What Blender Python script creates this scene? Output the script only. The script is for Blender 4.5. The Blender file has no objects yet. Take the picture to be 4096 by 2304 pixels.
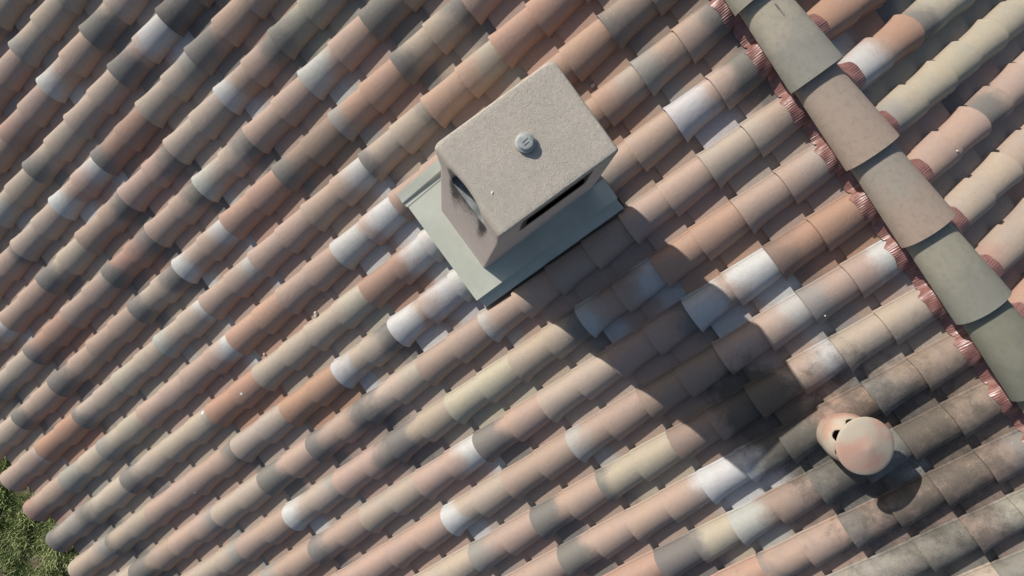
import bpy, bmesh, math, random
import numpy as np
from mathutils import Vector, Matrix
from mathutils.bvhtree import BVHTree

R_ = math.radians
scene = bpy.context.scene
C = scene.collection
random.seed(7); rng = np.random.default_rng(7)

# ------------------------------------------------------------------ camera
PITCH = R_(17.5); CP, SP, TP = math.cos(PITCH), math.sin(PITCH), math.tan(PITCH)
W, L = 0.236, 0.39988            # tile pitch across the slope, exposed tile length
YR = 2.77; ZR = YR * TP          # ridge line
CAM = Vector((0.66397, 1.34930, 3.22124))
rows = ((0.589247867914523, 0.8078999300974183, 0.009200712297184749),
        (0.807824330882891, -0.5893190098140494, 0.011088512316746207),
        (0.01438056298614454, 0.0008986770141326539, -0.9998961905057079))
right, down, fwd = (Vector(r) for r in rows)
cam = bpy.data.cameras.new('camera'); co = bpy.data.objects.new('camera', cam); C.objects.link(co)
m = Matrix.Identity(4)
for r_ in range(3):
    m[r_][0] = right[r_]; m[r_][1] = -down[r_]; m[r_][2] = -fwd[r_]; m[r_][3] = CAM[r_]
co.matrix_world = m
cam.sensor_width = 36; cam.lens = 1.18 * 18; cam.clip_start = .05; cam.clip_end = 3000
scene.camera = co

# ------------------------------------------------------------------ light
SUN_EL = R_(29.5); sd = Vector((.981, .196, 0)).normalized()     # direction in which shadows fall
to_sun = Vector((-sd.x * math.cos(SUN_EL), -sd.y * math.cos(SUN_EL), math.sin(SUN_EL)))
sl = bpy.data.lights.new('sun', 'SUN'); so = bpy.data.objects.new('sun', sl); C.objects.link(so)
sl.energy = 4.5; sl.angle = R_(0.5); sl.color = (1.0, .95, .88)
so.rotation_euler = to_sun.to_track_quat('Z', 'Y').to_euler()
so.location = (-3, 0, 6)
wd = bpy.data.worlds.new('World'); scene.world = wd; wd.use_nodes = True
nt = wd.node_tree; nt.nodes.clear()
sky = nt.nodes.new('ShaderNodeTexSky'); sky.sky_type = 'NISHITA'; sky.sun_disc = False
sky.sun_elevation = SUN_EL; sky.sun_rotation = math.atan2(to_sun.x, to_sun.y)
sky.air_density = 1.0; sky.dust_density = 1.5; sky.ozone_density = 1.0
bg = nt.nodes.new('ShaderNodeBackground'); bg.inputs[1].default_value = .092
wo = nt.nodes.new('ShaderNodeOutputWorld')
nt.links.new(sky.outputs[0], bg.inputs[0]); nt.links.new(bg.outputs[0], wo.inputs[0])
scene.view_settings.view_transform = 'Standard'; scene.view_settings.look = 'None'
scene.view_settings.exposure = 0.22; scene.view_settings.gamma = 1

# ------------------------------------------------------------------ material helpers
class NT:
    def __init__(s, name, rough=.8):
        s.m = bpy.data.materials.new(name); s.m.use_nodes = True
        s.t = s.m.node_tree; s.b = s.t.nodes['Principled BSDF']; s.b.inputs['Roughness'].default_value = rough
        s.b.inputs['Specular IOR Level'].default_value = .25
    def n(s, kind, **kw):
        x = s.t.nodes.new(kind)
        for k, v in kw.items(): setattr(x, k, v)
        return x
    def lk(s, a, b): s.t.links.new(a, b)
    def obj(s):
        if not hasattr(s, '_tc'): s._tc = s.n('ShaderNodeTexCoord')
        return s._tc.outputs['Object']
    def noise(s, scale, detail=4, rough=.55, vec=None, sx=None):
        x = s.n('ShaderNodeTexNoise'); x.inputs['Scale'].default_value = scale
        x.inputs['Detail'].default_value = detail; x.inputs['Roughness'].default_value = rough
        v = vec if vec is not None else s.obj()
        if sx:
            mp = s.n('ShaderNodeMapping'); mp.inputs['Scale'].default_value = sx; s.lk(v, mp.inputs[0]); v = mp.outputs[0]
        s.lk(v, x.inputs['Vector']); return x.outputs['Fac']
    def math(s, op, a, b=None, c=None, clamp=False):
        x = s.n('ShaderNodeMath', operation=op, use_clamp=clamp)
        for i, v in enumerate((a, b, c)):
            if v is None: continue
            if isinstance(v, (int, float)): x.inputs[i].default_value = v
            else: s.lk(v, x.inputs[i])
        return x.outputs[0]
    def mapr(s, v, a, b, c=0., d=1., smooth=True):
        x = s.n('ShaderNodeMapRange'); x.interpolation_type = 'SMOOTHSTEP' if smooth else 'LINEAR'
        for i, q in zip((1, 2, 3, 4), (a, b, c, d)):
            if isinstance(q, (int, float)): x.inputs[i].default_value = q
            else: s.lk(q, x.inputs[i])
        s.lk(v, x.inputs[0]); return x.outputs[0]
    def mix(s, f, a, b, mode='MIX'):
        x = s.n('ShaderNodeMix', data_type='RGBA', blend_type=mode)
        for i, v in ((0, f), (6, a), (7, b)):
            if isinstance(v, (int, float)): x.inputs[i].default_value = v
            elif isinstance(v, tuple): x.inputs[i].default_value = (*v, 1) if len(v) == 3 else v
            else: s.lk(v, x.inputs[i])
        return x.outputs[2]
    def attr(s, name, what='Color'):
        x = s.n('ShaderNodeAttribute', attribute_name=name); return x.outputs[what]
    def sep(s, v):
        x = s.n('ShaderNodeSeparateXYZ'); s.lk(v, x.inputs[0]); return x.outputs
    def color(s, v):
        if isinstance(v, tuple): s.b.inputs['Base Color'].default_value = (*v, 1)
        else: s.lk(v, s.b.inputs['Base Color'])
    def bump(s, h, dist=.001, strength=1., prev=None):
        x = s.n('ShaderNodeBump'); x.inputs['Distance'].default_value = dist; x.inputs['Strength'].default_value = strength
        s.lk(h, x.inputs['Height'])
        if prev is not None: s.lk(prev, x.inputs['Normal'])
        s.lk(x.outputs[0], s.b.inputs['Normal']); return x.outputs[0]

def tile_material():
    M = NT('weathered_clay', .85)
    base, low, up = M.attr('c_base'), M.attr('c_low'), M.attr('c_up')
    uvw = M.sep(M.attr('tl', 'Vector')); u, v, sd_ = uvw[0], uvw[1], uvw[2]
    ex = M.sep(M.attr('ex', 'Vector')); e1, e2, dirt = ex[0], ex[1], ex[2]
    geo = M.n('ShaderNodeNewGeometry')
    off = M.n('ShaderNodeCombineXYZ'); M.lk(sd_, off.inputs[2])
    va = M.n('ShaderNodeVectorMath', operation='MULTIPLY_ADD')
    M.lk(off.outputs[0], va.inputs[0]); va.inputs[1].default_value = (0, 0, 7.3); M.lk(M.obj(), va.inputs[2])
    P = va.outputs[0]
    n1 = M.noise(9, 3, .5, P); n2 = M.noise(34, 4, .6, P); n3 = M.noise(330, 3, .7, P); n4 = M.noise(900, 2, .6, P)
    grain = M.math('ADD', M.math('MULTIPLY', M.math('SUBTRACT', n3, .5), .34), M.math('MULTIPLY', M.math('SUBTRACT', n4, .5), .34))
    wob = M.math('ADD', M.math('MULTIPLY', M.math('SUBTRACT', n1, .5), .50), M.math('MULTIPLY', M.math('SUBTRACT', n2, .5), .07))
    vv = M.math('ADD', M.math('ADD', v, wob), grain)
    f1 = M.mapr(M.math('SUBTRACT', e1, vv), -.13, .13)
    f2 = M.mapr(M.math('ADD', vv, M.math('SUBTRACT', e2, 1.)), -.13, .13)
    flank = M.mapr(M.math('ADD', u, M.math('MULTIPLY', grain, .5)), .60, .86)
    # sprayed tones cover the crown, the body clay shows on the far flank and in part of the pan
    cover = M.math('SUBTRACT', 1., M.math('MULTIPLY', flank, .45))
    blot = M.mapr(n2, .35, .7)
    body = M.mix(M.math('MULTIPLY', M.mapr(n1, .3, .7), .5), base, M.mix(1., base, (1.12, 1.05, .93), 'MULTIPLY'))
    col = M.mix(M.math('MULTIPLY', f1, cover), body, low)
    col = M.mix(M.math('MULTIPLY', f2, cover), col, up)
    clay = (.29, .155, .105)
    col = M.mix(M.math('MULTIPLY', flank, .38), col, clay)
    col = M.mix(M.math('MULTIPLY', blot, .12), col, (.20, .19, .17))
    # fine sand grain, dark lichen specks, pale specks
    g = M.mapr(n4, .3, .7, .78, 1.18); gg = M.n('ShaderNodeCombineColor'); [M.lk(g, gg.inputs[i]) for i in range(3)]
    col = M.mix(1., col, gg.outputs[0], 'MULTIPLY')
    vo = M.n('ShaderNodeTexVoronoi'); vo.inputs['Scale'].default_value = 85; M.lk(P, vo.inputs['Vector'])
    pick = M.mapr(M.noise(3.2, 2, .5), .52, .66)
    spk = M.math('MULTIPLY', M.math('LESS_THAN', vo.outputs['Distance'], .17), M.math('GREATER_THAN', M.sep(vo.outputs['Color'])[0], .72))
    col = M.mix(M.math('MULTIPLY', M.math('MULTIPLY', spk, pick), .7), col, (.07, .065, .055))
    vo2 = M.n('ShaderNodeTexVoronoi'); vo2.inputs['Scale'].default_value = 60; M.lk(P, vo2.inputs['Vector'])
    spk2 = M.math('MULTIPLY', M.math('LESS_THAN', vo2.outputs['Distance'], .10), M.math('GREATER_THAN', M.sep(vo2.outputs['Color'])[1], .86))
    col = M.mix(M.math('MULTIPLY', spk2, .8), col, (.55, .52, .47))
    # grime patches where the 'dirt' value says so (moss and soot growing over several tiles)
    dn = M.math('ADD', M.math('MULTIPLY', M.noise(11, 6, .7), .8), M.math('MULTIPLY', n3, .5))
    df = M.math('MULTIPLY', M.mapr(M.math('ADD', dn, M.math('MULTIPLY', dirt, .55)), .82, 1.12), .80)
    col = M.mix(df, col, (.060, .057, .048))
    pl = M.math('MULTIPLY', M.math('GREATER_THAN', n4, .60), M.math('MULTIPLY', dirt, .45))
    col = M.mix(pl, col, (.36, .28, .22))
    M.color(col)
    h = M.math('ADD', M.math('MULTIPLY', n4, .6), M.math('MULTIPLY', n3, .7))
    b1 = M.bump(M.noise(55, 3, .5, P), .0022, .6)
    M.bump(h, .0016, .8, b1)
    return M.m

def simple(name, col, rough=.7, var=.15, sc=20, bumpd=.0005, bsc=200, metallic=0., spec=.3):
    M = NT(name, rough); M.b.inputs['Specular IOR Level'].default_value = spec; M.b.inputs['Metallic'].default_value = metallic
    n = M.noise(sc, 5, .6); n2 = M.noise(sc * 9, 3, .6)
    f = M.math('ADD', M.mapr(n, .3, .7, -var, var), M.mapr(n2, .3, .7, -var * .5, var * .5))
    g = M.math('ADD', f, 1.); cc = M.n('ShaderNodeCombineColor'); [M.lk(g, cc.inputs[i]) for i in range(3)]
    M.color(M.mix(1., col, cc.outputs[0], 'MULTIPLY'))
    if bumpd: M.bump(M.noise(bsc, 3, .6), bumpd)
    return M.m

def stucco_material():
    M = NT('rough_render', .92)
    soot = M.attr('soot', 'Fac')
    n1 = M.noise(4, 4, .6); n2 = M.noise(60, 4, .65); n3 = M.noise(430, 3, .7)
    ns = M.noise(190, 4, .65, sx=(1.4, .8, 1.4))
    vo = M.n('ShaderNodeTexVoronoi', feature='SMOOTH_F1'); vo.inputs['Scale'].default_value = 130; 
    wv = M.n('ShaderNodeVectorMath', operation='ADD'); nn = M.n('ShaderNodeTexNoise'); nn.inputs['Scale'].default_value = 60
    M.lk(M.obj(), nn.inputs['Vector']); sc = M.n('ShaderNodeVectorMath', operation='SCALE'); sc.inputs['Scale'].default_value = .02
    M.lk(nn.outputs['Color'], sc.inputs[0]); M.lk(sc.outputs[0], wv.inputs[0]); M.lk(M.obj(), wv.inputs[1]); M.lk(wv.outputs[0], vo.inputs['Vector'])
    col = M.mix(M.mapr(n1, .3, .7), (.50, .455, .385), (.56, .50, .425))
    col = M.mix(M.mapr(n2, .3, .75, 0, .45), col, (.37, .335, .28))
    col = M.mix(M.mapr(ns, .60, .72, 0, .45), col, (.16, .14, .125))
    sf = M.mapr(M.math('ADD', soot, M.math('MULTIPLY', M.math('SUBTRACT', n2, .5), .9)), .22, .85)
    col = M.mix(M.math('MULTIPLY', sf, .93), col, (.035, .034, .034))
    zt = M.mapr(M.sep(M.obj())[2], 1.33, 1.41)
    col = M.mix(M.math('SUBTRACT', 1., zt), col, M.mix(1., col, (1.03, .99, 1.08), 'MULTIPLY'))
    M.color(col)
    h = M.math('ADD', M.math('MULTIPLY', ns, .5), M.math('ADD', M.math('MULTIPLY', n3, 1.1), M.math('MULTIPLY', vo.outputs['Distance'], .35)))
    b1 = M.bump(n2, .0022, .5)
    M.bump(h, .0042, 1., b1)
    return M.m

def flashing_red():
    M = NT('red_painted_foil', .36); M.b.inputs['Specular IOR Level'].default_value = .6
    n = M.noise(40, 4, .6)
    M.color(M.mix(M.mapr(n, .3, .7), (.175, .078, .066), (.25, .122, .104)))
    nz = M.noise(90, 3, .6, sx=(1., .15, .15))
    M.bump(nz, .004, .7)
    return M.m

def metal_sheet(name, c1, c2):
    M = NT(name, .45); M.b.inputs['Specular IOR Level'].default_value = .45
    n = M.noise(5, 5, .65); n2 = M.noise(70, 4, .7)
    col = M.mix(M.mapr(n, .35, .7), c1, c2)
    col = M.mix(M.mapr(n2, .66, .78, 0, .4), col, (.16, .15, .12))
    M.color(col); M.bump(M.noise(14, 2), .002, .4); return M.m

def ridge_material():
    M = NT('ridge_clay', .85)
    base, low = M.attr('c_base'), M.attr('c_low')
    v = M.sep(M.attr('tl', 'Vector'))[1]
    n1 = M.noise(9, 4, .6); n2 = M.noise(45, 5, .65); n3 = M.noise(420, 3, .7); n4 = M.noise(900, 2, .6)
    vv = M.math('ADD', v, M.math('ADD', M.math('MULTIPLY', M.math('SUBTRACT', n1, .5), 1.1), M.math('MULTIPLY', M.math('SUBTRACT', n4, .5), .5)))
    col = M.mix(M.mapr(vv, .3, .85), base, low)
    col = M.mix(M.mapr(n2, .45, .75, 0, .35), col, (.17, .15, .12))
    g = M.mapr(n4, .3, .7, .82, 1.16); gg = M.n('ShaderNodeCombineColor'); [M.lk(g, gg.inputs[i]) for i in range(3)]
    col = M.mix(1., col, gg.outputs[0], 'MULTIPLY')
    vo = M.n('ShaderNodeTexVoronoi'); vo.inputs['Scale'].default_value = 60; M.lk(M.obj(), vo.inputs['Vector'])
    sp = M.math('MULTIPLY', M.math('LESS_THAN', vo.outputs['Distance'], .09), M.math('GREATER_THAN', M.sep(vo.outputs['Color'])[0], .85))
    col = M.mix(sp, col, (.07, .06, .05))
    M.color(col); b = M.bump(n2, .0016, .5); M.bump(M.math('ADD', n3, n4), .0012, .8, b); return M.m

MT_TILE = tile_material(); MT_STUC = stucco_material(); MT_RED = flashing_red(); MT_RIDGE = ridge_material()
MT_GREEN = metal_sheet('grey_green_metal', (.40, .415, .345), (.47, .48, .41))
MT_PVC = simple('weathered_plastic', (.31, .325, .31), .5, .2, 60, .0003)
MT_DARK = simple('soot_shade_black', (.02, .02, .02), .95, .1)  # soot on the flue liner, painted shade inside the cowl
MT_ZINC = simple('dull_zinc', (.22, .235, .235), .6, .3, 30, .001, 60)
MT_WALL = simple('pale_render', (.62, .55, .46), .9, .08, 3, .002, 120)
MT_WOOD = simple('deck_board', (.16, .11, .07), .9, .2)
MT_MORTAR = simple('mortar', (.50, .45, .38), .95, .25, 60, .003, 150)
MT_DROP = simple('chalky_white', (.78, .79, .76), .9, .12, 200, .0005)
MT_GLASS = simple('window_glass', (.03, .04, .05), .08, .05, spec=.8)
MT_WHITE = simple('white_frame', (.75, .75, .72), .5, .05)
MT_TERRA = NT('fired_terracotta', .75)
def _terra():
    M = MT_TERRA
    n = M.noise(5.5, 4, .55); n2 = M.noise(60, 4, .6); n3 = M.noise(700, 3, .6)
    n0 = M.noise(8.5, 2, .5)
    col = M.mix(M.mapr(n, .38, .62), (.41, .25, .19), (.40, .305, .24))
    col = M.mix(M.mapr(n0, .42, .60), col, (.40, .345, .27))
    col = M.mix(M.mapr(n2, .6, .75, 0, .2), col, (.20, .13, .09))
    g = M.mapr(n3, .3, .7, .88, 1.1); gg = M.n('ShaderNodeCombineColor'); [M.lk(g, gg.inputs[i]) for i in range(3)]
    M.color(M.mix(1., col, gg.outputs[0], 'MULTIPLY')); M.bump(n3, .0008, .7)
_terra(); MT_TERRA = MT_TERRA.m

# ------------------------------------------------------------------ object helpers
def link(o, parent=None):
    C.objects.link(o)
    if parent is not None: o.parent = parent
    return o
def empty(name, loc=(0, 0, 0)):
    o = bpy.data.objects.new(name, None); o.location = loc; C.objects.link(o); return o
def tag(o, label=None, cat=None, group=None, kind=None):
    if label: o['label'] = label
    if cat: o['category'] = cat
    if group: o['group'] = group
    if kind: o['kind'] = kind
    return o
def mesh_obj(name, verts, faces, mat, parent=None, smooth=False):
    me = bpy.data.meshes.new(name); me.from_pydata([tuple(v) for v in verts], [], [tuple(f) for f in faces]); me.materials.append(mat)
    if smooth: me.polygons.foreach_set('use_smooth', [True] * len(me.polygons))
    me.update(); o = bpy.data.objects.new(name, me)
    link(o, parent)
    if parent is not None: o.location = -parent.location      # vertices are written in world coordinates
    return o
def bm_obj(name, bm, mat, parent=None, smooth=False):
    me = bpy.data.meshes.new(name); bm.normal_update(); bm.to_mesh(me); bm.free(); me.materials.append(mat)
    if smooth: me.polygons.foreach_set('use_smooth', [True] * len(me.polygons))
    o = bpy.data.objects.new(name, me); link(o, parent)
    if parent is not None: o.location = -parent.location
    return o
def set_attr(me, name, kind, arr):
    a = me.attributes.new(name, kind, 'POINT'); a.data.foreach_set('color' if kind == 'FLOAT_COLOR' else ('value' if kind == 'FLOAT' else 'vector'), np.ascontiguousarray(arr, dtype=np.float32).ravel())
def sharp_by_angle(me, ang=35):
    bm = bmesh.new(); bm.from_mesh(me)
    for e in bm.edges:
        if len(e.link_faces) == 2 and e.calc_face_angle(0) > R_(ang): e.smooth = False
    bm.to_mesh(me); bm.free()

def near(x, s, z): return (x, s * CP - z * SP, s * SP + z * CP)
def slope_to_world(X, S, Z, side):
    if side == 'near': return np.stack([X, S * CP - Z * SP, S * SP + Z * CP], -1)
    # far side: S counts down from the ridge, X already world
    return np.stack([X, YR + S * CP + Z * SP, ZR - S * SP + Z * CP], -1)

# ------------------------------------------------------------------ tiles
ZP = -0.0370      # pan level
PAL = {'P': (.435, .298, .232), 'B': (.435, .345, .268), 'Y': (.45, .39, .285), 'O': (.43, .225, .135), 'T': (.38, .212, .152),
       'G': (.175, .167, .150), 'D': (.11, .107, .097), 'W': (.54, .535, .52), 'S': (.30, .285, .245), 'C': (.32, .305, .235),
       'L': (.215, .205, .18), 'A': (.45, .262, .18), 'E': (.44, .435, .39), 'K': (.24, .15, .115), 'N': (.30, .21, .16)}
CODES = {}
_near = """
-13 -5 P..|-9 0 B..|-8 -1 PS.|-8 0 BS.|-8 1 B..|-7 -2 P..|-7 -1 PA.|-7 0 PW.|-7 1 BG.l|-6 -3 B..|-6 -2 BE.|-6 -1 BG.|-6 0 B..|-6 1 PGWl|-6 2 GDG
-5 -4 B..|-5 -3 P.G|-5 -2 B..|-5 -1 PWW|-5 0 TG.|-5 1 B.S|-5 2 PG.l|-5 3 P..
-4 -4 P.W|-4 -3 P..|-4 -2 BG.l|-4 -1 P.G|-4 0 P.G|-4 1 B..|-4 2 PWG|-4 3 CGS|-4 4 C..
-3 -4 BS.|-3 -3 TG.s|-3 -2 P.Ss|-3 -1 TGG|-3 0 P.G|-3 1 BEG|-3 2 P..|-3 3 PE.l|-3 4 PG.l|-3 5 P..
-2 -5 B..|-2 -4 PG.|-2 -3 PG.l|-2 -2 P..|-2 -1 BGG|-2 0 PWW|-2 1 A..|-2 2 NG.|-2 3 AS.|-2 4 BGG|-2 5 P..
-1 -5 P.Ws|-1 -4 O..|-1 -3 BGSs|-1 -2 BY.|-1 -1 BEWs|-1 0 P.E|-1 1 P..|-1 2 P.W|-1 3 BGGs|-1 4 A.B|-1 5 A..|-1 6 P.G
0 -5 PT.|0 -4 BS.l|0 -3 YS.|0 -2 P..|0 -1 P.W|0 0 A..|0 1 P..|0 2 PWWl|0 3 P..|0 4 B..|0 5 A..|0 6 NGGs
1 -5 SGG|1 -4 BG.s|1 -3 BG.|1 -2 B.Ss|1 -1 O..|1 0 B..|1 1 B.Yl|1 2 T.W|1 3 W..|1 4 A..|1 5 A.B|1 6 PSG
2 -5 B.S|2 -4 BG.s|2 -3 P.Ss|2 -2 P.G|2 -1 B..|2 0 O..|2 1 BWG|2 2 PWWl|2 3 W..|2 4 N..|2 5 PB.|2 6 PWGl
3 -5 B..|3 -4 PG.l|3 -3 P.S|3 -2 B..|3 -1 PG.l|3 0 PGG|3 1 BGY|3 2 P..|3 3 PE.s|3 4 P..|3 5 P..|3 6 B.P
4 -4 B..|4 -3 B.S|4 -2 P..|4 -1 BWS|4 0 P.G|4 1 BG.l|4 2 Y..|4 3 B.G|4 4 PWW|4 5 A..|4 6 P.B
5 -3 P..|5 -2 PS.|5 -1 PG.|5 0 B..|5 1 P.W|5 2 PG.l|5 3 B..|5 4 P.Gs|5 5 PWWl|5 6 OK.
6 -2 B..|6 -1 P..|6 0 P..|6 1 BW.|6 2 P..|6 3 PE.|6 4 N..|6 5 P.E|6 6 PSW
7 -1 P..|7 0 B..|7 1 PS.|7 2 PG.l|7 3 YG.s|7 4 N.D|7 5 P.W|7 6 B..
8 0 P..|8 1 P..|8 2 PG.l|8 3 P.Ws|8 4 LW.x|8 5 TLAl|8 6 NL.
9 1 A..|9 2 A..|9 3 YG.x|9 4 NE.l|9 5 NGWl|9 6 N..
10 2 B..|10 3 AS.|10 4 PGs|10 5 NG.|10 6 N.L|11 3 S..|11 4 SA.|11 5 LS.|11 6 SN.|12 5 B..|12 4 A..|12 6 L.."""
_far = "1 1 P..|2 1 O..|2 2 O..|3 1 POWl|3 2 Y.Gl|3 3 P..|4 1 Y.S|4 2 Y..|4 3 Y..|4 4 P..|5 1 P..|5 2 P.Gl|5 3 B..|6 1 B..|6 2 B..|6 3 B..|7 1 B.A|7 2 A..|8 1 A..|8 2 B.S|9 1 A..|9 2 B..|10 1 P.."
for _side, _txt in (('near', _near), ('far', _far)):
    for _t in _txt.replace('\n', '|').split('|'):
        _t = _t.split()
        if len(_t) == 3: CODES[(_side, int(_t[0]), int(_t[1]))] = (_t[2] if len(_t[2]) > 3 or _t[2][2] != 's' else _t[2][:2] + '.s')
def _desat(c, k=.22):
    m_ = sum(c) / 3; return tuple(q * (1 - k) + m_ * k for q in c)
PAL = {k: tuple(q * .88 * .86 + m_ * .14 for q, m_ in zip(_desat(v), (.315, .255, .21))) for k, v in PAL.items()}
def tile_code(side, i, j):
    c = CODES.get((side, i, j))
    if c: return c
    h = random.Random(hash((side == 'far', i * 131 + j * 17, 5)))
    b = h.choice('PPPPPBBBBYNPB')
    lo = h.choice('......GGSW..') ; up = h.choice('......GGSWG.')
    if b == 'O': lo = up = '.'
    return b + lo + up
def build_roof(name, side, i0, i1, joints, parent):
    Vs, Fs, A = [], [], {k: [] for k in ('c_base', 'c_low', 'c_up', 'tl', 'ex')}
    nv = 0
    def strip(x, s, z, u, v, cd):
        nonlocal nv
        ny, nx = x.shape
        P = slope_to_world(x, s, z, side).reshape(-1, 3)
        Vs.append(P)
        idx = nv + np.arange(nx * ny).reshape(ny, nx)
        q = np.stack([idx[:-1, :-1], idx[:-1, 1:], idx[1:, 1:], idx[1:, :-1]], -1).reshape(-1, 4)
        # orientation: near side x right / s up -> ccw from above; far side handled the same after mirroring twice
        Fs.append(q if side == 'near' else q); n = nx * ny; nv += n
        A['c_base'].append(np.tile((*cd['b'], 1), (n, 1))); A['c_low'].append(np.tile((*cd['l'], 1), (n, 1))); A['c_up'].append(np.tile((*cd['u'], 1), (n, 1)))
        A['tl'].append(np.stack([u.ravel(), v.ravel(), np.full(n, cd['seed'])], 1))
        ex = np.empty((n, 3)); ex[:, 0] = cd['e1']; ex[:, 1] = cd['e2']
        # grime on this part of the roof (near the cowl and under the chimney's smoke)
        wx, wy = P[:, 0], P[:, 1]
        d = np.exp(-(((wx - 2.15) / .55) ** 2 + ((wy - 2.25) / .42) ** 2)) * .8 + np.exp(-(((wx - 1.75) / .22) ** 2 + ((wy - 1.90) / .14) ** 2)) * 1.1
        d += np.clip((wx - 1.9) / 1.2, 0, 1) * .35 if side == 'near' else 0
        ex[:, 2] = np.clip(d, 0, 1.3)
        A['ex'].append(ex)
    NA = 22
    for i in range(i0, i1):
        for j, js, frac in joints:
            code = tile_code(side, i, j)
            rr = random.Random(i * 977 + j * 13 + (5 if side == 'far' else 0))
            jt = lambda a: rr.uniform(-a, a)
            def vary(c, a=.06):
                k = 1 + jt(a); return tuple(min(.9, q * k * (1 + jt(a * .35))) for q in c)
            b = vary(PAL[code[0]])
            lo = PAL[code[1]] if code[1] != '.' else b; up = PAL[code[2]] if code[2] != '.' else b
            amt = code[3] if len(code) > 3 else 'n'
            e = {'s': .10, 'n': .23, 'l': .38, 'x': .60}[amt]
            cd = dict(b=b, l=vary(lo), u=vary(up), e1=(e + jt(.05)) if code[1] != '.' else -1., e2=(e + jt(.05)) if code[2] != '.' else -1., seed=rr.uniform(0, 30))
            dx, dz, rot = jt(.0018), jt(.0012), jt(.006); ds = jt(.0022)
            th = .0
            for half in (0, 1):
                if half / 2 >= frac: continue
                tmax = 1.0 if frac >= (half + 1) / 2 else (frac - half / 2) * 2
                sl_ = .5 * L
                t = np.linspace(0, 1.04 * tmax, 7) if half == 1 or True else None
                if half == 0: t = np.array([0, .05, .12, .22, .36, .6, .85, 1.05]) * tmax
                tt = t
                if half == 0:
                    k = .35 * (1 - tt) + .65 * np.exp(-5.2 * tt)
                else:
                    k = .78 * np.clip(1 - tt, -.05, 1)
                xL = .004 + .010 * (1 - k)
                xR = .1525 + .0245 * k
                H = .0690 + .0135 * k + (0.002 if half == 0 else 0)
                zoff = ZP + dz + (.011 if half == 0 else .009) * (1 - tt) + (.002 if half == 0 else 0)
                s0 = js * L + ds + half * sl_ + (.004 if side == 'near' else 0)
                S = s0 + tt * sl_
                th_ = np.linspace(math.pi, 0, NA)
                def put(xloc, zloc, s_, u_, v_):
                    # xloc,zloc (ny,nx)
                    xx = xloc + dx + rot * (s_ - s0)
                    if side == 'near': X = i * W + xx - .0035; strip(X, s_, zloc, u_, v_, cd)
                    else:
                        X = i * W + .78 * W - xx
                        strip(X[:, ::-1], (FS(s_))[:, ::-1], zloc[:, ::-1], u_[:, ::-1], v_[:, ::-1], cd) if False else strip(X, FS(s_), zloc, u_, v_, cd)
                vloc = (half + tt) / 2
                xc = (xL + xR) / 2; a = (xR - xL) / 2
                cs = np.cos(th_) - .20 * np.sin(th_) ** 2; sn = np.abs(np.sin(th_)) ** .97
                X_ = xc[:, None] + a[:, None] * cs[None]; Z_ = zoff[:, None] + .010 * (1 - sn[None]) * (cs[None] < 0) + (H[:, None]) * sn[None]
                Sg = np.repeat(S[:, None], NA, 1); Vg = np.repeat(vloc[:, None], NA, 1); Ug = np.repeat(np.linspace(0, .8, NA)[None], len(S), 0)
                put(X_, Z_, Sg, Ug, Vg)
                # lip thickness at the lower end
                Xl = np.stack([xc[0] + (a[0] - .011) * cs, xc[0] + (a[0] - .0005) * cs, X_[0]]); Zl = np.stack([zoff[0] + (H[0] - .013) * sn - .002, zoff[0] + (H[0] - .0008) * sn, Z_[0]])
                if half == 1: Xl[0] = xc[0] + (a[0] - .016) * cs; Zl[0] = zoff[0] + (H[0] - .018) * sn - .004
                Sl = np.stack([np.full(NA, S[0] + .004), np.full(NA, S[0] - .0006), Sg[0]])
                put(Xl, Zl, Sl, np.repeat(Ug[:1], 3, 0), np.repeat(Vg[:1], 3, 0))
                # left flange
                xf = np.array([-.0075, -.0065, -.001, .005]); zf = np.array([.0, .005, .0065, .0075])
                Xf = (xf[None] + xL[:, None] * 1.0); Zf = zoff[:, None] + zf[None]
                put(Xf, Zf, np.repeat(S[:, None], 4, 1), np.full(Xf.shape, .02), np.repeat(vloc[:, None], 4, 1))
                # pan, its own lower edge sits a little further up the slope
                sh = .040
                tp_ = np.linspace(0, 1, 5); Sp = s0 + sh + tp_ * (sl_ * (min(1, tmax)) + .004)
                if half == 1 or True: pass
                xp = np.array([.135, .150, .170, .20, .23, W + .016]); zp = np.array([.002, .001, .0, -.0005, .0, .001])
                zo = ZP - .002 + dz + (.0135 if half == 0 else .0115) * (1 - tp_) - (.001 if half else 0)
                Xp = np.repeat(xp[None], 5, 0); Zp = zo[:, None] + zp[None]
                Sg2 = np.repeat(Sp[:, None], 6, 1); V2 = np.repeat(((half + tp_) / 2)[:, None], 6, 1); U2 = np.repeat(np.linspace(.72, .55, 6)[None], 5, 0)
                put(Xp, Zp, Sg2, U2, V2)
                # pan's lower edge
                put(np.stack([xp, xp]), np.stack([Zp[0] - .016, Zp[0]]), np.stack([Sg2[0] + .0008, Sg2[0]]), U2[:2], V2[:1].repeat(2, 0))
    V = np.concatenate(Vs); F = np.concatenate(Fs)
    me = bpy.data.meshes.new(name)
    me.vertices.add(len(V)); me.vertices.foreach_set('co', V.astype(np.float32).ravel())
    me.loops.add(len(F) * 4); me.loops.foreach_set('vertex_index', F.astype(np.int32).ravel())
    me.polygons.add(len(F)); me.polygons.foreach_set('loop_start', np.arange(0, len(F) * 4, 4, dtype=np.int32))
    me.polygons.foreach_set('use_smooth', np.ones(len(F), dtype=bool))
    me.update(calc_edges=True); me.validate()
    for k in ('c_base', 'c_low', 'c_up'): set_attr(me, k, 'FLOAT_COLOR', np.concatenate(A[k]))
    set_attr(me, 'tl', 'FLOAT_VECTOR', np.concatenate(A['tl'])); set_attr(me, 'ex', 'FLOAT_VECTOR', np.concatenate(A['ex']))
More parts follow.
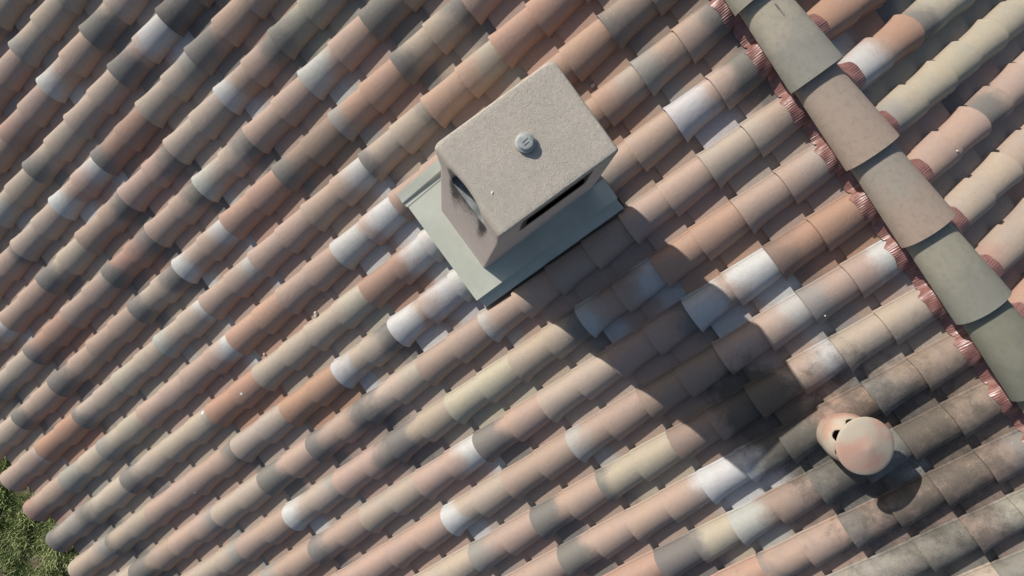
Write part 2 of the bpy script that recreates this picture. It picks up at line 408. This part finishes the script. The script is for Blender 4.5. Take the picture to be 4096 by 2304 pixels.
    me.materials.append(MT_TILE)
    o = bpy.data.objects.new(name, me); link(o, parent)
    return o, V, F
def FS(s): return s


house = empty('house', (0, 0, 0))
tag(house, 'house under a weathered terracotta barrel tile roof in pink, beige, grey and white tones', 'house')
RS = YR / CP / L     # ridge position in tile lengths on the near slope (about 7.26)
near_j = [(j, j, 1.0) for j in range(-5, 7)]
roof_near, VN, FN = build_roof('roof_slope', 'near', -13, 15, near_j, house)
roof_near['label'] = 'sunlit lower slope of the tiled roof carrying the chimney'
# far side: lips face away from the ridge, so position along slope runs the other way
def FS(s): return -s
far_j = [(j, -(.43 + j), 1.0) for j in range(1, 12)]
roof_far, VF, FF = build_roof('roof_slope', 'far', -13, 15, far_j, house)
roof_far['label'] = 'tiled slope beyond the ridge seen at a shallow angle'
bvh = BVHTree.FromPolygons([tuple(v) for v in VN], [tuple(f) for f in FN])
def roof_z(x, y):
    hit = bvh.ray_cast(Vector((x, y, 5)), Vector((0, 0, -1)))
    return hit[0].z if hit[0] is not None else y * TP
bvhf = BVHTree.FromPolygons([tuple(v) for v in VF], [tuple(f) for f in FF])
def roof_z2(x, y):
    hit = (bvh if y < YR else bvhf).ray_cast(Vector((x, y, 5)), Vector((0, 0, -1)))
    return hit[0].z if hit[0] is not None else (y * TP if y < YR else 2 * ZR - y * TP)

# roof deck (unseen closed slab, put in to block light), walls
XW0, XW1 = -13 * W + .25, 15 * W - .25
YE0, YE1 = -5 * L * CP, YR + 12.4 * L * CP
def box(bm, x0, x1, y0, y1, z0, z1):
    vs = [bm.verts.new((x, y, z)) for z in (z0, z1) for y in (y0, y1) for x in (x0, x1)]
    for f in ((0, 2, 3, 1), (4, 5, 7, 6), (0, 1, 5, 4), (2, 6, 7, 3), (0, 4, 6, 2), (1, 3, 7, 5)): bm.faces.new([vs[k] for k in f])
def deck():
    v = []; x0, x1 = -13 * W + .03, 15 * W - .03
    pr = [(YE0 + .06, (YE0 + .06) * TP - .05), (YR, ZR - .05), (YE1 - .1, 2 * ZR - (YE1 - .1) * TP - .05)]
    for x in (x0, x1):
        for (y, z) in pr: v.append((x, y, z))
        for (y, z) in pr: v.append((x, y, z - .05))
    f = [(0, 1, 7, 6), (1, 2, 8, 7), (3, 9, 10, 4), (4, 10, 11, 5), (0, 6, 9, 3), (2, 5, 11, 8), (0, 3, 4, 1), (1, 4, 5, 2), (6, 7, 10, 9), (7, 8, 11, 10)]
    mesh_obj('roof_deck', v, f, MT_WOOD, house)
deck()
GZ = -3.25
def walls():
    y0, y1 = YE0 + .45, YE1 - .45; v = []; 
    for x in (XW0, XW1):
        v += [(x, y0, GZ), (x, y1, GZ), (x, y1, 2 * ZR - y1 * TP - .105), (x, YR, ZR - .105), (x, y0, y0 * TP - .105)]
    f = [(0, 1, 2, 3, 4), (5, 9, 8, 7, 6), (0, 4, 9, 5), (1, 6, 7, 2), (0, 5, 6, 1)]
    mesh_obj('wall', v, f, MT_WALL, house)
    for k, xc in enumerate((-1.6, .6, 2.4)):
        bm = bmesh.new(); yw = y0
        for (a, b, c, d) in ((xc - .55, xc - .47, GZ + 1, GZ + 2.2), (xc + .47, xc + .55, GZ + 1, GZ + 2.2), (xc - .47, xc + .47, GZ + 1, GZ + 1.08), (xc - .47, xc + .47, GZ + 2.12, GZ + 2.2), (xc - .03, xc + .03, GZ + 1.08, GZ + 2.12)):
            box(bm, a, b, yw - .03, yw + .02, c, d)
        w = bm_obj('window', bm, MT_WHITE, house)
        bm = bmesh.new(); box(bm, xc - .47, xc + .47, yw - .008, yw + .01, GZ + 1.08, GZ + 2.12); 
        p = bm_obj('pane', bm, MT_GLASS); p.parent = w
walls()

# ------------------------------------------------------------------ ridge flashing strips (pleated, draped on the barrels)
def ridge_flash(side):
    xs = np.arange(-13 * W + .02, 15 * W - .02, .0022); n = len(xs)
    rs = random.Random(3 if side == 'near' else 4)
    ys = np.linspace(0, 1, 9)
    yedge = YR - .118 if side == 'near' else YR + .175
    y_out = 6.905 * L * CP if side == 'near' else YR + .186
    # heights of the tiles under the strip, low-passed
    samp = y_out + (-.012 if side == 'near' else .012)
    xc = np.arange(-13 * W, 15 * W, .008)
    hz = np.array([roof_z2(float(x), samp) for x in xc]) - (samp * TP if side == 'near' else 2 * ZR - samp * TP)
    ker = np.ones(3) / 3; hz = np.convolve(np.pad(hz, 1, mode='edge'), ker, 'valid')
    hz = np.interp(xs, xc, hz)
    ph = np.cumsum(rng.uniform(.7, 1.3, n)) * .0022
    rip = np.sin(ph * 2 * math.pi / .0088)
    low = np.interp(xs, np.linspace(xs[0], xs[-1], 160), rng.uniform(-1, 1, 160))
    dip = np.clip((.018 - hz) / .03, 0, 1); dip = dip * dip * (3 - 2 * dip)
    ysi = y_out + (.034 * dip - .006) * (1 if side == 'near' else -1) + .003 * low + .0007 * rng.uniform(-1, 1, n)
    yin = YR - .03 if side == 'near' else YR + .03
    verts = []
    for k, t in enumerate(ys):
        Y = ysi * (1 - t) + yin * t
        plane = Y * TP if side == 'near' else 2 * ZR - Y * TP
        amp = .0015 * (1 - t * .6) * (1 + .4 * low)
        Z = plane + hz * (1 - t * .55) + t * .016 + .005 + rip * amp + .002 * np.sin(xs * 90 + k * 1.3)
        verts.append(np.stack([xs, Y, Z], 1))
    V = np.concatenate(verts); idx = np.arange(n * 9).reshape(9, n)
    F = np.stack([idx[:-1, :-1], idx[:-1, 1:], idx[1:, 1:], idx[1:, :-1]], -1).reshape(-1, 4)
    if side == 'far': F = F[:, ::-1]
    return mesh_obj('ridge_flashing', V.tolist(), F.tolist(), MT_RED, house, True)
ridge_flash('near'); ridge_flash('far')

# ------------------------------------------------------------------ ridge caps
CAPS = {0: ((.30, .285, .23), (.28, .265, .21)), 1: ((.37, .33, .26), (.26, .25, .215)), 2: ((.35, .28, .225), (.35, .27, .215)),
        3: ((.32, .28, .23), (.35, .27, .215)), 4: ((.30, .28, .215), (.235, .23, .19)), 5: ((.22, .215, .16), (.155, .155, .125)), 6: ((.2, .19, .15), (.14, .14, .12))}
CAP_LABEL = {0: 'olive grey ridge tile at the upper edge of the photo', 1: 'olive beige ridge tile with grey wide end and faint stamped text', 2: 'plain pinkish brown ridge tile',
             3: 'brown ridge tile with olive left edge', 4: 'olive ridge tile with broad darker centre', 5: 'dark mossy olive ridge tile nearest the right edge'}
def cap(k):
    xe = .3615 + .3645 * k; ln = .43; na, ny = 30, 10
    base, low = CAPS.get(k, ((.29, .25, .20), (.26, .22, .18)))
    V, F, A1, A2, TL = [], [], [], [], []
    rr = random.Random(k + 50); rot = rr.uniform(-.006, .006); dz = rr.uniform(-.001, .001)
    def ring(x, a, h, z0, inner):
        out = []
        for q in range(na):
            th = math.pi * (1 - q / (na - 1)); c_, s_ = math.cos(th), math.sin(th)
            cc = math.copysign(abs(c_) ** .95, c_); y = YR - .003 + a * cc + rot * (x - xe); z = z0 + h * s_ ** .9
            out.append((x, y, z))
        return out
    def grid(rows, vs):
        b = len(V)
        for r_, v_ in zip(rows, vs):
            for p_ in r_: V.append(p_); A1.append((*base, 1)); A2.append((*low, 1)); TL.append((0, v_, 0))
        for y_ in range(len(rows) - 1):
            for q in range(na - 1):
                p = b + y_ * na + q; F.append((p, p + 1, p + na + 1, p + na) if True else 0)
    rows, vs = [], []
    zb = ZR + .022 + dz
    for t in np.linspace(0, 1, ny):       # t=0 wide end at +X, runs to -X
        x = xe - t * ln; a = .1165 - .029 * t; h = .083 - .014 * t
        rows.append(ring(x, a, h, zb + .017 - .017 * t, False)); vs.append(1 - t)
    grid(rows, vs)
    grid([rows[0], ring(xe + .0006, .1155, .082, zb + .0165, 0), ring(xe - .003, .103, .069, zb + .012, 0), ring(xe - .2, .095, .062, zb + .004, 0)], [1, 1, 1, 1])
    # cut faces along the long edges
    for q in (0, na - 1):
        b = len(V); o = -1 if q == 0 else 1
        for y_ in (0, ny - 1):
            p = rows[y_][q]
            for d_ in ((0, 0), (-o * .013, -.001)): V.append((p[0], p[1] + d_[0], p[2] + d_[1])); A1.append((*base, 1)); A2.append((*low, 1)); TL.append((0, .5, 0))
        F.append((b, b + 1, b + 3, b + 2))
    o = mesh_obj('ridge_tile', V, F, MT_RIDGE, house, True); me = o.data
    set_attr(me, 'c_base', 'FLOAT_COLOR', A1); set_attr(me, 'c_low', 'FLOAT_COLOR', A2); set_attr(me, 'tl', 'FLOAT_VECTOR', TL)
    if k in CAP_LABEL: o['label'] = CAP_LABEL[k]
    return o
CAPO = {k: cap(k) for k in range(-9, 9)}
def stamp():
    cu = bpy.data.curves.new('stamped_text', 'FONT'); cu.body = '01/08 /12 F'; cu.size = .0105; cu.extrude = .0005
    cu.space_character = 1.15
    t_ = bpy.data.objects.new('stamped_text', cu); C.objects.link(t_)
    dgr = bpy.context.evaluated_depsgraph_get(); me = bpy.data.meshes.new_from_object(t_.evaluated_get(dgr)); bpy.data.objects.remove(t_)
    o = bpy.data.objects.new('stamped_text', me); link(o, CAPO[1]); o.location = (.419, YR - .010, ZR + .1007); o.rotation_euler = (0, R_(-4.1), 0)
    me.materials.append(simple('stamp_shadow', (.25, .22, .17), .95, .1))
stamp()

# ------------------------------------------------------------------ chimney
chim = empty('chimney', (.38, 1.6, .55)); chim.parent = house
tag(chim, 'tall grey beige rendered chimney with rounded top and sooty smoke slots')
def chimney_body():
    nc = 6; ns = 40
    ZS = [.20, .485, .70, .88, 1.00, 1.07, 1.12, 1.15, 1.175, 1.24, 1.30, 1.322, 1.345, 1.362, 1.38, 1.39, 1.398, 1.407, 1.413, 1.418, 1.421, 1.422]
    def params(z):
        x0 = .219 - .012 * (z - .485) / .935; x1 = .561 - .014 * (z - .485) / .9
        y0 = 1.302 + (z - .485) * .1406 if z <= 1.175 else 1.399 + (z - 1.175) * .04
        y1 = 1.888 - .034 * (z - .485) / .935
        r = .022
        def rnd(t, w):  # quarter-ellipse inset of width w
            t = min(1, max(0, t)); return w * (1 - math.sqrt(max(0, 1 - t * t)))
        y0 += rnd((z - 1.385) / .037, .022); x0 += rnd((z - 1.402) / .020, .010); x1 -= rnd((z - 1.412) / .010, .006); y1 -= rnd((z - 1.402) / .020, .010)
        return x0, x1, y0, y1, r * (.8 + .5 * max(0, (z - 1.39) / .03))
    NS = {}
    def ring(z, ins=0.):
        x0, x1, y0, y1, r = params(z); x0 += ins; x1 -= ins; y0 += ins; y1 -= ins
        r = max(.006, r); P = []
        # front (y0) x0->x1, right (x1), back, left ; each side ns points, corners nc
        rf = min(r, .03) ; corners = [(x1, y0, min(r, .010)), (x1, y1, .008), (x0, y1, r), (x0, y0, r * .8)]
        def lerp(a, b, k): return a + (b - a) * k
        A_ = [((x0, y0), (x1, y0), corners[3][2], corners[0][2]), ((x1, y0), (x1, y1), corners[0][2], corners[1][2]), ((x1, y1), (x0, y1), corners[1][2], corners[2][2]), ((x0, y1), (x0, y0), corners[2][2], corners[3][2])]
        for si, (a, b, ra, rb) in enumerate(A_):
            ln = math.hypot(b[0] - a[0], b[1] - a[1]); dx, dy = (b[0] - a[0]) / ln, (b[1] - a[1]) / ln
            for q in range(ns):
                d = lerp(ra, ln - rb, q / (ns - 1)); P.append([a[0] + dx * d, a[1] + dy * d, z, si, q / (ns - 1)])
            # corner at b
            nx, ny = dy, -dx  # outward normal
            cx, cy = b[0] - dx * rb - nx * rb, b[1] - dy * rb - ny * rb
            for q in range(1, nc):
                an = math.pi / 2 * q / nc; P.append([cx + rb * (nx * math.cos(an) + dx * math.sin(an)), cy + rb * (ny * math.cos(an) + dy * math.sin(an)), z, si, 2.])
        return P
    rings = [ring(z) for z in ZS]
    N = len(rings[0]); hole = {}
    iz = {z: k for k, z in enumerate(ZS)}
    SL = {0: (.20, .735, 1.175, 1.30), 1: (.22, .76, 1.175, 1.345), 2: (9, 9, 9, 9), 3: (9, 9, 9, 9)}
    # bow the top lip of the front slot inwards, lower lip a touch outwards, soot values
    soot = []
    for k, rg in enumerate(rings):
        z = ZS[k]; row = []
        for p in rg:
            s_ = 0.
            if p[3] == 0 and p[4] <= 1:
                u = p[4]; a, b = SL[0][0], SL[0][1]
                w = max(0., math.sin(math.pi * min(1, max(0, (u - a) / (b - a)))))
                if z >= 1.17: p[1] += .036 * w ** .75 * (1 if z <= 1.30 else max(0, 1 - (z - 1.30) / .14) ** 1.1) * (0 if z <= 1.18 else 1)
                if 1.07 < z <= 1.175: p[1] -= .003 * w * (z - 1.07) / .105
                if z <= 1.18:
                    e1 = math.exp(-((u - a - .03) / .10) ** 2); e2 = math.exp(-((u - b - .02) / .08) ** 2)
                    s_ = min(1.2, .62 * w + 1.0 * e1 + 1.1 * e2) * math.exp(-((1.175 - z) / .26) ** 1.5)
                else: s_ = .6 * w * math.exp(-(z - 1.30) / .03) + .5 * math.exp(-((u - a) / .05) ** 2) * math.exp(-abs(z - 1.25) / .06)
            if p[3] == 1 and p[4] <= 1:
                u = p[4]; w = 1 if .2 < u < .78 else math.exp(-(min(abs(u - .2), abs(u - .78)) / .03) ** 2)
                s_ = 1.0 * w * math.exp(-(max(0, abs(z - 1.26) - .085) / .06) ** 2)
            row.append(s_)
        soot.append(row)
    V = [tuple(p[:3]) for rg in rings for p in rg]; S_ = [s for r_ in soot for s in r_]
    F = []; inn = {}
    bm = bmesh.new()
    lay = bm.verts.layers.float.new('soot')
    bv = [bm.verts.new(v) for v in V]
    for v, s in zip(bv, S_): v[lay] = s
    for k in range(len(ZS) - 1):
        for q in range(N):
            q2 = (q + 1) % N; p, p2 = rings[k][q], rings[k][q2]
            si = p[3]; zm = (ZS[k] + ZS[k + 1]) / 2
            if p[4] <= 1 and p2[4] <= 1 and p2[3] == si:
                a, b, za, zb = SL[si]
                if a < (p[4] + p2[4]) / 2 < b and za < zm < zb: continue
            bm.faces.new((bv[k * N + q], bv[k * N + q2], bv[(k + 1) * N + q2], bv[(k + 1) * N + q]))
    # top: shrink rings to the centre
    last = [bv[(len(ZS) - 1) * N + q] for q in range(N)]
    cx, cy = .385, 1.66
    for s in (.9, .75, .6, .45, .3, .15):
        cur = []
        for q in range(N):
            p = rings[-1][q]; v = bm.verts.new((cx + (p[0] - cx) * s, cy + (p[1] - cy) * s, 1.422)); cur.append(v)
            v[lay] = .0
        for q in range(N): bm.faces.new((last[q], last[(q + 1) % N], cur[(q + 1) % N], cur[q]))
        last = cur
    bm.faces.new(last)
    # returns of the slots: push the hole borders inwards
    bm.verts.ensure_lookup_table()
    be = [e for e in bm.edges if len(e.link_faces) == 1 and min(v.co.z for v in e.verts) > 1.2]
    nm = {}
    for e in be:
        for v in e.verts:
            if v not in nm:
                x, y, z = v.co
                dirs = {0: (0, .07), 1: (-.06, 0), 2: (0, -.06), 3: (.06, 0)}
                si = min(((abs(y - params(z)[2]) , 0), (abs(x - params(z)[1]), 1), (abs(y - params(z)[3]), 2), (abs(x - params(z)[0]), 3)))[1]
                d = dirs[si]; w = bm.verts.new((x + d[0], y + d[1], z)); w[lay] = .5 if si else .25; nm[v] = w
    for e in be:
        a, b = e.verts; f = e.link_faces[0]
        # keep winding consistent
        lp = [l for l in f.loops if l.edge == e][0]
        a, b = lp.vert, lp.link_loop_next.vert
        bm.faces.new((b, a, nm[a], nm[b]))
    bmesh.ops.recalc_face_normals(bm, faces=bm.faces)
    o = bm_obj('rendered_stack', bm, MT_STUC, None, True); o.parent = chim; o.location = -chim.location
    return o
chimney_body()
def cbox(name, mat, x0, x1, y0, y1, z0, z1, parent):
    bm = bmesh.new(); box(bm, x0, x1, y0, y1, z0, z1)
    bmesh.ops.bevel(bm, geom=bm.edges[:], offset=.002, segments=1, affect='EDGES')
    o = bm_obj(name, bm, mat); o.parent = parent; o.location = -chim.location; return o
lin = cbox('flue_liner', MT_DARK, .285, .49, 1.475, 1.79, .9, 1.385, chim)
cbox('inner_ledge', MT_ZINC, .25, .475, 1.3985, 1.475, 1.160, 1.1745, chim)
cbox('slot_plate', MT_ZINC, .492, .5445, 1.56, 1.72, 1.312, 1.316, chim)

def lathe(profile, n=48, c=(0, 0, 0)):
    V, F = [], []
    for (r, z) in profile:
        for q in range(n):
            a = 2 * math.pi * q / n; V.append((c[0] + r * math.cos(a), c[1] + r * math.sin(a), c[2] + z))
    for k in range(len(profile) - 1):
        for q in range(n): F.append((k * n + q, k * n + (q + 1) % n, (k + 1) * n + (q + 1) % n, (k + 1) * n + q))
    F.append(tuple(range((len(profile) - 1) * n, len(profile) * n)))
    return V, F
PC = (.3655, 1.636, 1.4235)
V, F = lathe([(.027, 0), (.030, .002), (.0312, .006), (.0306, .010), (.0285, .0118), (.0265, .0124), (.0255, .013), (.0232, .0185), (.0226, .0200), (.0215, .0205), (.012, .0205)], 56, PC)
pv = mesh_obj('vent_pipe', V, F, MT_PVC, None, True); pv.parent = chim; pv.location = -chim.location; sharp_by_angle(pv.data, 30)
pv['label'] = 'small round grey plastic vent pipe with a flat lid'
bm = bmesh.new(); 
bmesh.ops.create_cube(bm, size=1, matrix=Matrix.Translation((PC[0] - .0055, PC[1] + .001, PC[2] + .0212)) @ Matrix.Rotation(R_(94), 4, 'Z') @ Matrix.Diagonal((.021, .0022, .002, 1)))
bmesh.ops.create_cube(bm, size=1, matrix=Matrix.Translation((PC[0] + .0055, PC[1] - .0005, PC[2] + .0212)) @ Matrix.Rotation(R_(94), 4, 'Z') @ Matrix.Diagonal((.019, .0022, .002, 1)))
o = bm_obj('lid_rib', bm, MT_PVC); o.parent = chim; o.location = -chim.location

# ------------------------------------------------------------------ chimney flashing
def P3(x, y, h):   # point at height h above the reference roof plane, (x, y) in plan
    return (x, y, y * TP + h / CP)
def sheet(name, quads, mat, parent=house, th=.0015):
    V, F = [], []
    for q in quads:
        b = len(V); V += list(q); F.append((b, b + 1, b + 2, b + 3))
    o = mesh_obj(name, V, F, mat, parent)
    bm = bmesh.new(); bm.from_mesh(o.data); bmesh.ops.remove_doubles(bm, verts=bm.verts, dist=.0004); bmesh.ops.recalc_face_normals(bm, faces=bm.faces)
    bm.to_mesh(o.data); bm.free()
    md = o.modifiers.new('thickness', 'SOLIDIFY'); md.thickness = th; md.offset = -1
    return o
HP = .065
def plate(x0, x1, y0, y1, h0, h1=None, h2=None):
    h1 = h0 if h1 is None else h1
    return [P3(x0, y0, h0), P3(x1, y0, h1), P3(x1, y1, h1), P3(x0, y1, h0)]
q = [plate(.119, .655, 1.186, 1.33, HP), plate(.119, .225, 1.33, 1.93, HP, HP), plate(.555, .655, 1.33, 1.935, HP)]
q[1] = [P3(.119, 1.33, HP), P3(.225, 1.33, HP), P3(.225, 1.93, HP), P3(.119, 1.93, HP)]
# drip edge of the apron
q.append([P3(.119, 1.186, HP), P3(.119, 1.183, HP - .045), P3(.658, 1.183, HP - .045), P3(.655, 1.186, HP)])
fl = sheet('chimney_flashing', q, MT_GREEN)
fl['label'] = 'grey green metal flashing apron around the chimney foot'
# raised side tray on the uphill-left side
sheet('side_tray', [[P3(.050, 1.180, .080), P3(.0945, 1.175, .075), P3(.092, 1.95, .096), P3(.050, 1.95, .100)],
                    [P3(.0945, 1.175, .075), P3(.0985, 1.176, HP + .002), P3(.112, 1.95, HP + .002), P3(.092, 1.95, .096)],
                    [P3(.0985, 1.176, HP + .002), P3(.121, 1.182, HP + .002), P3(.121, 1.95, HP + .002), P3(.112, 1.95, HP + .002)],
                    [P3(.050, 1.180, .080), P3(.050, 1.95, .100), P3(.046, 1.95, .02), P3(.046, 1.180, .02)]], MT_GREEN)
# lowered edge on the shaded side
sheet('side_gutter', [[P3(.656, 1.190, HP - .004), P3(.659, 1.190, .035), P3(.661, 1.935, .035), P3(.656, 1.935, HP - .004)],
                      [P3(.659, 1.190, .035), P3(.704, 1.205, .028), P3(.706, 1.94, .028), P3(.661, 1.935, .035)],
                      [P3(.704, 1.205, .028), P3(.709, 1.207, .002), P3(.711, 1.94, .002), P3(.706, 1.94, .028)]], MT_GREEN)

# ------------------------------------------------------------------ terracotta roof cowl
cowl = empty('roof_cowl', (2.006, 2.100, .69)); cowl.parent = house
tag(cowl, 'round terracotta vent cowl with conical cap and oval air holes')
def cowl_parts():
    cx, cy = 2.006, 2.100; z0 = .716
    n = 96
    prof = [(.082, -.05), (.088, -.02), (.092, -.005), (.0955, .012), (.0992, .030), (.1012, .045), (.1015, .055), (.1000, .066), (.0965, .078), (.091, .090), (.0865, .0955), (.084, .1005), (.078, .110), (.070, .1175), (.061, .125), (.054, .131), (.049, .139), (.047, .150), (.047, .166)]
    bm = bmesh.new(); rg = []
    fine = []
    for k in range(len(prof) - 1):
        for q in range(3): t = q / 3; fine.append((prof[k][0] * (1 - t) + prof[k + 1][0] * t, prof[k][1] * (1 - t) + prof[k + 1][1] * t))
    fine.append(prof[-1])
    for (r, z) in fine: rg.append([bm.verts.new((cx + r * math.cos(2 * math.pi * q / n), cy + r * math.sin(2 * math.pi * q / n), z0 + z)) for q in range(n)])
    hole_a = [math.radians(a) for a in (-145, -85, -25, 35, 95, 155)]
    for k in range(len(fine) - 1):
        for q in range(n):
            a = 2 * math.pi * (q + .5) / n; zz = (fine[k][1] + fine[k + 1][1]) / 2; r = (fine[k][0] + fine[k + 1][0]) / 2
            skip = False
            for h in hole_a:
                da = (a - h + math.pi) % (2 * math.pi) - math.pi
                if (da * .066 / .0215) ** 2 + ((zz - .113) / .0225) ** 2 < 1: skip = True
            if not skip: bm.faces.new((rg[k][q], rg[k][(q + 1) % n], rg[k + 1][(q + 1) % n], rg[k + 1][q]))
    # round the hole borders onto the ellipse a little
    for v in bm.verts:
        if v.is_boundary and .08 < v.co.z - z0 < .15:
            nb = [e.other_vert(v).co for e in v.link_edges if e.is_boundary]
            if len(nb) == 2: v.co = v.co * .4 + (nb[0] + nb[1]) * .3
    o = bm_obj('cowl_body', bm, MT_TERRA, None, True); o.parent = cowl; o.location = -cowl.location
    md = o.modifiers.new('wall', 'SOLIDIFY'); md.thickness = .009; md.offset = -1
    zc = .883
    V, F = lathe([(.040, zc - .008), (.106, zc - .004), (.1125, zc - .002), (.1142, zc + .002), (.1135, zc + .006), (.110, zc + .0085), (.095, zc + .0135), (.07, zc + .0205), (.045, zc + .027), (.024, zc + .0318), (.012, zc + .0342), (.006, zc + .0352), (.002, zc + .0355)], 96, (cx, cy, 0))
    o = mesh_obj('cowl_cap', V, F, MT_TERRA, None, True); o.parent = cowl; o.location = -cowl.location; sharp_by_angle(o.data, 50)
    V, F = lathe([(.0005, .03), (.04, .03), (.04, .031), (.001, .031)], 32, (cx, cy, z0)); o = mesh_obj('bore_shade_disc', V, F, MT_DARK, None, True); o.parent = cowl; o.location = -cowl.location  # black disc painted in for the shade inside the cowl
cowl_parts()

# ------------------------------------------------------------------ loose mortar lumps and droppings
def lump(x, y, r, label, seed, parts=1, far=False):
    bm = bmesh.new(); rr = random.Random(seed)
    for k in range(parts):
        b2 = bmesh.new(); bmesh.ops.create_icosphere(b2, subdivisions=3, radius=r * (1 if k == 0 else .72))
        f = [(Vector([rr.gauss(0, 1) for _ in range(3)]).normalized(), rr.uniform(.55, .95)) for _ in range(12)]
        rad = r * (1 if k == 0 else .72)
        for v in b2.verts:
            for n_, d_ in f:
                e_ = v.co.dot(n_) - d_ * rad
                if e_ > 0: v.co -= n_ * e_ * .9
            v.co *= 1 + rr.uniform(-.03, .03)
            v.co.z *= .75
        off = Vector((0, 0, 0)) if k == 0 else Vector((r * .9, -r * .75, -r * .05))
        me = bpy.data.meshes.new('tmp'); b2.transform(Matrix.Translation(off)); b2.to_mesh(me); b2.free(); bm.from_mesh(me); bpy.data.meshes.remove(me)
    z = roof_z2(x, y)
    o = bm_obj('mortar_lump', bm, MT_MORTAR); o.location = (x, y, z + r * .55); o['x'] = 0; del o['x']
    return tag(o, label, 'mortar lump', 'loose mortar lumps on the roof')
lump(.223, .466, .0125, 'largest broken mortar lump, split in two, on red brown tiles below the chimney', 1, 2)
lump(.190, .546, .006, 'small mortar crumb just uphill of the largest split lump', 2)
lump(.219, .081, .0085, 'pale mortar lump lying in the tile channel midway down the slope', 3)
lump(.174, -.228, .007, 'dirty mortar lump nearest the eave in a tile channel', 4)
lump(.208, 2.140, .011, 'grey beige mortar lump in the channel beyond the upper corner of the chimney', 5)
lump(1.545, 2.318, .0045, 'tiny white pebble on a pinkish tile near the ridge flashing', 6)
lump(1.305, 3.112, .005, 'tiny white crumb on a beige tile beyond the ridge', 7, 1, True)
def splat(x, y, r, zfun, seed, parent=house):
    rr = random.Random(seed); n = 18; V = []; 
    for q in range(n):
        a = 2 * math.pi * q / n; rad = r * rr.uniform(.6, 1.25); px, py = x + rad * math.cos(a) * .8, y + rad * math.sin(a)
        V.append((px, py, zfun(px, py) + .0012))
    V.append((x, y, zfun(x, y) + .0022)); F = [(q, (q + 1) % n, n) for q in range(n)]
    mesh_obj('bird_dropping', V, F, MT_DROP, parent, True)
splat(.316, -.143, .008, roof_z, 1); splat(.261, -.430, .008, roof_z, 2); splat(.575, -.786, .0075, roof_z, 3); splat(.59, -.80, .006, roof_z, 6)
splat(.4258, 1.4699, .0042, lambda x, y: 1.4235, 4)

# ------------------------------------------------------------------ ground
def ground():
    M = NT('turf', .95); n = M.noise(.8, 6, .6); n2 = M.noise(25, 5, .7)
    col = M.mix(M.mapr(n, .35, .65), (.045, .075, .018), (.075, .105, .028)); col = M.mix(M.mapr(n2, .3, .7, 0, .6), col, (.10, .085, .045))
    col = M.mix(M.mapr(M.noise(5, 4, .6), .45, .65), col, (.17, .14, .09)); M.color(col); M.bump(n2, .02, .8)
    s = 900; o = mesh_obj('lawn', [(-s, -s, GZ), (s, -s, GZ), (s, s, GZ), (-s, s, GZ)], [(0, 1, 2, 3)], M.m); tag(o, kind='structure')
    G = NT('grass_blades', .8); t_ = G.math('ADD', G.attr('gt', 'Fac'), G.math('MULTIPLY', G.math('SUBTRACT', G.noise(6, 4, .6), .5), 1.2))
    col = G.mix(t_, (.17, .235, .075), (.42, .45, .21)); G.color(col)
    N = 60000; x = rng.uniform(-2.2, 1.6, N); y = rng.uniform(-5.6, -3.2, N)
    cl = np.sin(x * 5.1 + 1) * np.sin(y * 4.3) + .7 * np.sin(x * 13 + y * 9) + .5 * np.sin(y * 17 - x * 11)
    keep = rng.uniform(0, 1, N) < (.62 + .34 * cl); x, y, cl = x[keep], y[keep], cl[keep]; N = len(x)
    h = rng.uniform(.035, .085, N) * (1 + .35 * cl); w = rng.uniform(.003, .0065, N); a = rng.uniform(0, 6.283, N); lean = rng.uniform(.3, 1.2, N) * h
    la = rng.uniform(0, 6.283, N); V = np.empty((N, 5, 3))
    ca, sa = np.cos(a) * w, np.sin(a) * w
    for k, (f, hh) in enumerate(((0, 0), (.35, .65))):
        V[:, 2 * k, 0] = x - ca * (1 - .3 * k) + np.cos(la) * lean * f; V[:, 2 * k, 1] = y - sa * (1 - .3 * k) + np.sin(la) * lean * f; V[:, 2 * k, 2] = GZ + h * hh
        V[:, 2 * k + 1, 0] = x + ca * (1 - .3 * k) + np.cos(la) * lean * f; V[:, 2 * k + 1, 1] = y + sa * (1 - .3 * k) + np.sin(la) * lean * f; V[:, 2 * k + 1, 2] = GZ + h * hh
    V[:, 4, 0] = x + np.cos(la) * lean; V[:, 4, 1] = y + np.sin(la) * lean; V[:, 4, 2] = GZ + h
    b = np.arange(N) * 5; F = [(int(k), int(k + 1), int(k + 3), int(k + 2)) for k in b] + [(int(k + 2), int(k + 3), int(k + 4)) for k in b]
    o = mesh_obj('grass', V.reshape(-1, 3).tolist(), F, G.m)
    set_attr(o.data, 'gt', 'FLOAT', np.repeat(np.clip(rng.normal(.45, .25, N) + .2 * cl, 0, 1), 5))
    tag(o, 'short uneven green grass below the eave', 'grass', kind='stuff')
ground()
